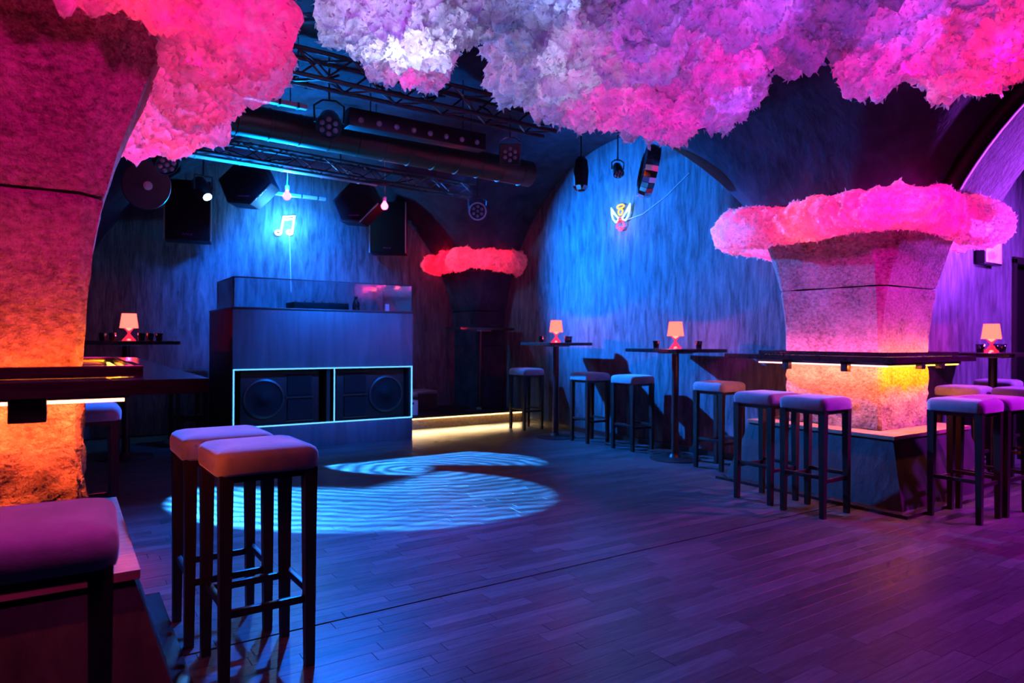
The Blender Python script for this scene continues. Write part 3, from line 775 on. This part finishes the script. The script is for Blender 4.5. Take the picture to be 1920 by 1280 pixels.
truss('back_truss', 'lattice truss farther back above the booth', (.85, 7.25, 3.10), (4.2, 7.25, 3.02), .15, .009, 16)
def duct(name, label, p0, p1, r, m, bands):
    p0, p1 = Vector(p0), Vector(p1); t = thing(name, label, 'duct', p0); L = (p1 - p0).length
    Mx = aimM((0, 0, 0), p1 - p0)
    b = nb(); lathe(b, [(r, 0), (r, L)], 28, Mx); part('pipe', b, m, t, 'auto')
    for i in range(bands):
        z_ = L * (i + .5) / bands; b = nb(); lathe(b, [(r, z_ - .009), (r + .005, z_ - .006), (r + .005, z_ + .006), (r, z_ + .009)], 28, Mx, False); part('seam_band', b, m, t)
    for f in (.2, .8):
        q = (p1 - p0) * f; part('hanger_rod', tube(nb(), [q + Vector((0, 0, r)), Vector((q.x, q.y, 3.62 - p0.z))], .005, 5), 'black_metal', t)
    return t
duct('air_duct', 'large bronze ventilation duct crossing under the vault', (.55, 6.02, 3.05), (4.2, 6.02, 2.99), .135, 'bronze_duct', 14)
duct('back_duct', 'pale blue lit pipe above the hanging wedge speakers', (.9, 7.62, 3.14), (3.1, 7.62, 3.10), .085, 'pale_metal', 5)
for i, (y_, z_, x0, x1, lb) in enumerate(((5.45, 3.23, .7, 1.70, 'upper bright metal rail left of the truss'), (5.45, 3.05, .75, 1.62, 'middle bright metal rail left of the round spotlight'), (6.55, 3.12, .7, 3.0, 'long bright metal rail behind the bronze duct'), (8.75, 3.02, 1.6, 2.85, 'thin metal rail nearest the back wall'))):
    t = thing('rail', lb, 'rail', ((x0 + x1) / 2, y_, z_))
    part('bar', bx(-(x1 - x0) / 2, (x1 - x0) / 2, -.025, .025, -.018, .018, .004), 'pale_metal', t)
    for k in range(6):
        xx = -(x1 - x0) / 2 + (x1 - x0) * (k + .5) / 6; part('cable_tie', bx(xx - .008, xx + .008, -.029, .029, -.022, .022), 'black_plastic', t)
    for f in (-.35, .35): part('hanger_rod', tube(nb(), [(f * (x1 - x0), 0, .018), (f * (x1 - x0), 0, 3.6 - z_)], .004, 5), 'black_metal', t)
# LED batten
lb_ = thing('led_batten', 'black light bar with a row of eight small lenses', 'light bar', (2.62, 5.48, 3.04))
part('housing', bx(-.66, .66, -.07, .07, -.075, .075, .008), 'black_metal', lb_)
for i in range(8):
    b = nb(); lathe(b, [(.024, 0), (.024, .006), (.012, .012), (.001, .013)], 14, aimM((-.56 + i * .16, -.07, -.02), (0, -1, -.25)), False); part('lens', b, 'lens_glass', lb_, True)
for s in (-.45, .45): part('hanger_rod', tube(nb(), [(s, 0, .07), (s, 0, .55)], .006, 6), 'black_metal', lb_)

def par(loc, aim, label, r=.09, ln=.16, ring=None, square=False, rod=None, ztop=3.55):
    t = thing('spotlight', label, 'spotlight', loc, 'stage spotlights')
    d = (Vector(aim) - Vector(loc)).normalized(); Mx = aimM((0, 0, 0), d)
    b = nb()
    if square:
        box(b, (0, 0, -ln / 2), (r * 2.1, r * 2.1, ln), Mx, .012)
    else: lathe(b, [(r * .45, -ln), (r * .8, -ln * .8), (r * .95, -ln * .3), (r, 0), (r * .93, 0), (r * .93, -.012)], 28, Mx)
    part('housing', b, 'black_metal', t)
    if ring:
        b = nb(); lathe(b, [(r * .98, -.03), (r * 1.12, -.03), (r * 1.12, .012), (r * .96, .012)], 28, Mx, False); part('rim_ring', b, ring, t)
    for k in range(7):
        a = 0 if k == 0 else r * .58; an = (k - 1) * PI / 3 + .5
        b = nb(); lathe(b, [(r * .2, -.011 if not square else 0), (r * .2, .004), (r * .12, .010), (.0005, .012)], 14, Mx @ Matrix.Translation((a * math.cos(an), a * math.sin(an), 0)), False)
        part('lens', b, 'lens_glass', t, True)
    sd = d.cross(Vector((0, 0, 1))).normalized(); back = -d * ln * .45
    top = Vector((0, 0, r * 1.75)) + back
    part('yoke', tube(nb(), [back + sd * r * 1.1, back + sd * r * 1.15 + Vector((0, 0, r * 1.3)), top + sd * r * .5, top - sd * r * .5, back - sd * r * 1.15 + Vector((0, 0, r * 1.3)), back - sd * r * 1.1], .008, 6), 'silver' if square else 'black_metal', t)
    part('clamp', tube(nb(), [top, top + Vector((0, 0, ztop - loc[2] - top.z))], .008, 6), 'black_metal', t)
    return t
par((1.80, 5.45, 2.93), (.9, 3.0, .9), 'round seven lens spotlight tilted below the bright rails', .105, .2)
par((3.66, 5.58, 3.02), (1.2, 1.6, 1.5), 'square seven lens spotlight on a silver yoke', .095, .12, None, True)
par((4.10, 6.95, 2.72), (1.6, 2.6, 1.6), 'round spotlight with a pale rim above the far pillar ring', .095, .12, 'white_plastic')
par((.56, 4.95, 2.33), (1.2, 3.2, .9), 'dark spotlight in front of the silver disc near the left pillar', .075, .12)
par((5.02, 5.5, 3.0), (4.4, 4.2, 1.0), 'small dark spotlight above the angel neon', .06, .16)
# projector with the glowing lens and its swirl pattern on the floor
GP = Vector((1.30, 8.05, 2.76))
pj = thing('projector_light', 'glowing blue projector light in front of the left wall speaker', 'projector', GP)
d = (Vector((2.2, 5.2, 0)) - GP).normalized(); Mx = aimM((0, 0, 0), d)
b = nb(); lathe(b, [(.05, -.28), (.085, -.24), (.085, -.04), (.06, 0), (.045, .03)], 24, Mx); part('barrel', b, 'black_metal', pj)
b = nb(); lathe(b, [(.043, .031), (.03, .04), (.0005, .043)], 20, Mx, False); part('lens', b, 'spot_lens', pj, True)
sd = d.cross(Vector((0, 0, 1))).normalized()
part('yoke', tube(nb(), [sd * .1 - d * .1, sd * .1 + Vector((0, 0, .16)) - d * .1, -sd * .1 + Vector((0, 0, .16)) - d * .1, -sd * .1 - d * .1], .009, 6), 'black_metal', pj)
part('clamp', tube(nb(), [Vector((0, 0, .16)) - d * .1, Vector((0, 0, .50)) - d * .1], .01, 6), 'black_metal', pj)
LP = GP + d * .06
gob = light('projector_beam', 'SPOT', LP, 24000, (0.03, 0.29, 1.0), (2.2, 5.2, 0), 0.012, 75, 0.1)
gob.data.use_nodes = True
t = NT(gob.data.node_tree); em = [n for n in t.n if n.type == 'EMISSION'][0]
inc = t.new('ShaderNodeNewGeometry').outputs['Incoming']
sp = t.new('ShaderNodeSeparateXYZ'); t.put(sp.inputs[0], inc)
fx = t.m('SUBTRACT', LP.x, t.m('MULTIPLY', t.m('DIVIDE', sp.outputs[0], sp.outputs[2]), LP.z))
fy = t.m('SUBTRACT', LP.y, t.m('MULTIPLY', t.m('DIVIDE', sp.outputs[1], sp.outputs[2]), LP.z))
la = t.m('ADD', t.m('MULTIPLY', fx, RGT.x), t.m('MULTIPLY', fy, RGT.y)); dp = t.m('ADD', t.m('MULTIPLY', fx, FWD.x), t.m('MULTIPLY', fy, FWD.y))
def ell(cx, cz, rx, rz):
    a = t.m('DIVIDE', t.m('SUBTRACT', la, cx), rx); b2 = t.m('DIVIDE', t.m('SUBTRACT', dp, cz), rz)
    return a, b2, t.m('SQRT', t.m('ADD', t.m('MULTIPLY', a, a), t.m('MULTIPLY', b2, b2)))
def soft(v, e0, e1):
    n = t.new('ShaderNodeMapRange', interpolation_type='SMOOTHSTEP'); t.put(n.inputs[0], v)
    n.inputs[1].default_value = e0; n.inputs[2].default_value = e1; return n.outputs[0]
ua, ub, ur = ell(-.74, 6.60, 1.12, .68); va, vb, vr = ell(-1.1, 5.2, 1.5, 1.05)
cutU = t.m('MULTIPLY', soft(ua, -.12, .05), soft(ub, -.10, -.28))
cutV = t.m('MULTIPLY', soft(t.m('ADD', va, t.m('MULTIPLY', vb, -.45)), .0, -.2), soft(vb, .10, .30))
inU = t.m('MULTIPLY', soft(ur, 1.0, .93), t.m('SUBTRACT', 1.0, cutU)); inV = t.m('MULTIPLY', soft(vr, 1.0, .93), t.m('SUBTRACT', 1.0, cutV))
mask = t.m('MAXIMUM', inU, inV)
wob = t.new('ShaderNodeCombineXYZ'); t.put(wob.inputs[0], la); t.put(wob.inputs[1], dp)
nz = t.noise(wob.outputs[0], 2.2, 3)
rip = t.m('SINE', t.m('ADD', t.m('MULTIPLY', ell(-.85, 6.25, 1.5, 1.0)[2], 58), t.m('MULTIPLY', nz, 13)))
br = t.m('MULTIPLY', mask, t.m('MULTIPLY_ADD', rip, .38, .60))
t.put(em.inputs['Strength'], br)

# hung wedge speakers, wall speakers
def wall_speaker(loc, yaw, label):
    s = thing('loudspeaker', label, 'loudspeaker', loc, 'loudspeakers on the back wall', yaw)
    part('cabinet', bx(-.25, .25, -.16, .16, -.36, .36, .01), 'black_plastic', s)
    gr = part('grille', bx(-.235, .235, -.172, -.161, -.345, .345, .004), 'grille', s)
    for sx in (-1, 1): part('edge_profile', bx(sx * .25 - .006, sx * .25 + .006, -.174, -.164, -.36, .36), 'grey_metal', s)
    b = nb(); tube(b, [(-.06 + i * .012, -.174, -.29 + .012 * math.sin(i * 2.2)) for i in range(10)], .004, 5); part('logo_mark', b, 'violet_print', gr)
    part('wall_bracket', bx(-.04, .04, .16, .34, -.06, .06, .004), 'black_metal', s)
    return s
wall_speaker((1.26, 9.02, 2.72), math.radians(-12), 'black loudspeaker on the back wall behind the projector light')
wall_speaker((3.86, 9.02, 2.76), math.radians(-30), 'black loudspeaker on the back wall beside the far pillar')
def wedge(loc, yaw, label):
    s = thing('wedge_speaker', label, 'loudspeaker', loc, 'hanging wedge speakers', yaw)
    Mx = Matrix.Rotation(PI / 2, 4, 'X')
    b = nb(); prism(b, [(-.30, .02), (-.20, -.24), (.06, -.26), (.30, -.02), (.16, .26), (-.06, .26)], .34, Matrix.Translation((0, .17, 0)) @ Mx); part('cabinet', b, 'black_plastic', s, False)
    b = nb(); prism(b, [(-.27, .0), (-.18, -.22), (.05, -.235), (.27, -.02), (.14, .10), (-.14, .12)], .012, Matrix.Translation((0, -.171, 0)) @ Mx); gr = part('grille', b, 'grille', s, False)
    part('edge_profile', bx(-.004, .004, -.186, -.17, -.13, .13, 0, None) if False else box(nb(), (0, 0, 0), (.012, .02, .34), Matrix.Translation((.18, -.178, -.14)) @ Matrix.Rotation(math.radians(45), 4, 'Y')), 'silver', s)
    b = nb(); tube(b, [(-.08 + i * .012, -.188, -.17 + .006 * math.sin(i * 2.6)) for i in range(12)], .004, 5); part('logo_mark', b, 'violet_print', gr)
    part('bracket', tube(nb(), [(0, 0, .26), (0, 0, .5)], .012, 6), 'black_metal', s)
    return s
wedge((1.82, 8.35, 3.0), math.radians(-30), 'black angular speaker hanging left of the note neon')
wedge((3.20, 8.45, 2.94), math.radians(-38), 'black angular speaker hanging beside the right pink bulb')
# bulbs
for (x, y, z, lb) in ((2.14, 7.95, 2.84, 'pink bulb hanging above the note neon'), (3.34, 7.95, 2.86, 'pink bulb hanging beside the right wall speaker')):
    t = thing('pendant_bulb', lb, 'bulb', (x, y, z), 'pink pendant bulbs')
    b = nb(); lathe(b, [(.0005, -.048), (.025, -.042), (.042, -.018), (.044, 0), (.036, .022), (.018, .05), (.015, .06)], 20, None, False); part('bulb', b, 'bulb_pink', t, True)
    b = nb(); lathe(b, [(.018, .058), (.022, .065), (.022, .11), (.012, .12)], 16); part('socket', b, 'white_plastic', t)
    part('flex', tube(nb(), [(0, 0, .12), (.004, 0, .24), (0, 0, .75)], .004, 6), 'white_plastic', t)
    light('pendant_light', 'POINT', (x, y - .06, z - .05), 2.0, (1, .05, .5), size=.02)

# neon signs
nn = thing('note_neon', 'white blue neon sign of a double music note', 'neon sign', (2.50, WB - .03, 2.73))
part('note_outline', tube(nb(), [(-.055, 0, -.10), (-.02, 0, .115), (.125, 0, .14), (.095, 0, -.085)], .012, 8), 'neon_note', nn, True)
part('beam', tube(nb(), [(-.028, 0, .075), (.118, 0, .10)], .012, 8), 'neon_note', nn, True)
for hx_ , hz_ in ((-.09, -.105), (.06, -.09)):
    part('note_head', tube(nb(), [(hx_ + .036 * math.cos(a), 0, hz_ + .026 * math.sin(a)) for a in [2 * PI * i / 16 for i in range(16)]], .012, 8, True), 'neon_note', nn, True)
part('power_wire', tube(nb(), [(.06, .012, -.12), (.075, .015, -.45), (.09, .018, -.9)], .003, 5), 'white_plastic', nn)
light('note_glow', 'POINT', (2.5, WB - .22, 2.73), 110, (.05, .38, 1.0), size=.08)
an = thing('angel_neon', 'neon sign of a winged angel with a red heart', 'neon sign', (WX - .03, 6.08, 2.68))
def yz(pts): return [(0, -a, b) for a, b in pts]      # a runs to the viewer's right along the wall
for s in (-1, 1):
    part('wing', tube(nb(), yz([(s * .03, -.02), (s * .10, .05), (s * .165, .13), (s * .155, .05), (s * .13, -.01), (s * .085, -.055), (s * .03, -.03)]), .010, 8), 'neon_white', an, True)
    part('wing', tube(nb(), yz([(s * .05, 0), (s * .11, .05), (s * .14, .06)]), .008, 8), 'neon_white', an, True)
part('halo', tube(nb(), yz([(.06 * math.cos(a), .125 + .022 * math.sin(a)) for a in [2 * PI * i / 20 for i in range(20)]]), .009, 8, True), 'neon_yellow', an, True)
part('head', tube(nb(), yz([(.038 * math.cos(a), .06 + .036 * math.sin(a)) for a in [2 * PI * i / 18 for i in range(18)]]), .009, 8, True), 'neon_yellow', an, True)
part('heart', tube(nb(), yz([(0, -.06), (.03, -.03), (.022, -.008), (0, -.02), (-.022, -.008), (-.03, -.03)]), .008, 8, True), 'neon_red', an, True)
part('gown', tube(nb(), yz([(-.035, -.03), (-.07, -.12), (-.03, -.135), (0, -.12), (.03, -.14), (.07, -.12), (.035, -.03)]), .009, 8), 'neon_pink', an, True)
part('feet', tube(nb(), yz([(-.03, -.14), (-.02, -.165), (.0, -.15), (.02, -.165), (.04, -.15)]), .007, 8), 'neon_pink', an, True)
part('power_wire', tube(nb(), [(.015, -.06, -.05), (.02, -.35, -.02), (.024, -.7, .12), (.024, -1.05, .32)], .003, 5), 'white_plastic', an)
light('angel_glow', 'POINT', (WX - .2, 6.05, 2.72), 9, (.25, .6, 1.0), size=.06); light('angel_glow_pink', 'POINT', (WX - .15, 6.08, 2.56), 2.2, (1, .1, .5), size=.05)

# mirrored things
md_ = thing('mirror_disc', 'large tilted mirrored disc hanging near the angel neon', 'mirror disc', (4.62, 4.65, 2.80))
Mx = aimM((0, 0, 0), (-.85, .62, .2))
for k in range(28):
    a0, a1 = 2 * PI * k / 28, 2 * PI * (k + 1) / 28; b = nb()
    R0, R1 = .24, .16
    rs = [[Mx @ Vector((r_ * math.cos(a), r_ * math.sin(a), z)) for r_, a, z in ((R0, a0, -.055), (R0, a1, -.055), (R0 + .012, a1, 0), (R0 + .012, a0, 0))],]
    q = [[(R0, -.06), (R0 + .014, 0)], [(R0 + .014, 0), (R0, .06)], [(R0, .06), (R1, .075)]]
    for (ra, za), (rb, zb) in q:
        vs_ = [b.verts.new(Mx @ Vector((r_ * math.cos(a), r_ * math.sin(a), z))) for r_, a, z in ((ra, a0 + .01, za), (ra, a1 - .01, za), (rb, a1 - .01, zb), (rb, a0 + .01, zb))]; b.faces.new(vs_)
    part('mirror_tile', b, 'mirror', md_, False)
b = nb(); lathe(b, [(.235, -.058), (.245, 0), (.235, .055), (.16, .07), (.14, .06), (.14, -.05)], 28, Mx); part('drum', b, 'black_plastic', md_)
part('hanging_rod', tube(nb(), [(0, 0, .23), (0, 0, .62)], .008, 6), 'black_metal', md_)
ml = thing('mirror_lantern', 'faceted mirror scanner head hanging at the end of the duct', 'mirror lantern', (4.45, 5.45, 2.93))
b = nb(); lathe(b, [(.03, -.20), (.075, -.14), (.085, .0), (.07, .12), (.03, .16)], 6); part('housing', b, 'black_metal', ml, False)
for k in range(6):
    a = 2 * PI * (k + .5) / 6; b = nb(); box(b, (0, 0, 0), (.05, .006, .05), Matrix.Translation((.06 * math.cos(a), .06 * math.sin(a), -.165)) @ Matrix.Rotation(a + PI / 2, 4, 'Z') @ Matrix.Rotation(.65, 4, 'X')); part('mirror_facet', b, 'mirror', ml, False)
part('hanging_rod', tube(nb(), [(0, 0, .16), (0, 0, .6)], .008, 6), 'black_metal', ml)
ds = thing('silver_disc', 'dull silver disc with bright hub beside the left pillar', 'disc', (.47, 5.25, 2.24))
Mx = aimM((0, 0, 0), (.35, -1, -.25))
b = nb(); lathe(b, [(.16, -.012), (.165, 0), (.16, .006), (.05, .012)], 36, Mx); part('plate', b, 'truss_metal', ds)
b = nb(); lathe(b, [(.03, .0125), (.03, .02), (.018, .03)], 20, Mx); part('hub', b, 'white_plastic', ds)
part('hanging_wire', tube(nb(), [(0, 0, .155), (0, 0, .42)], .004, 5), 'black_metal', ds)

# loose cables on the rig
rnd = random.Random(5)
for (x0, y0, L, sag, z0, lb) in ((.95, 5.05, .8, .12, 3.22, 'black cable sagging at the left end of the near truss'), (1.95, 5.05, .7, .07, 3.23, 'black cable slung along the middle of the near truss'),
                                 (3.0, 5.05, .8, .10, 3.22, 'black cable sagging at the right end of the near truss'), (1.3, 7.25, .7, .06, 3.09, 'black cable slung left along the back truss'), (2.6, 7.25, .8, .09, 3.06, 'black cable slung right along the back truss')):
    pts = [(x0 + L * i / 12, y0 + rnd.uniform(-.03, .03), z0 - sag * math.sin(PI * i / 12) + rnd.uniform(-.01, .01)) for i in range(13)]
    tag(part('cable', tube(nb(), pts, .009, 6), 'black_plastic', None, True), lb, 'cable', 'loose cables on the ceiling trusses')
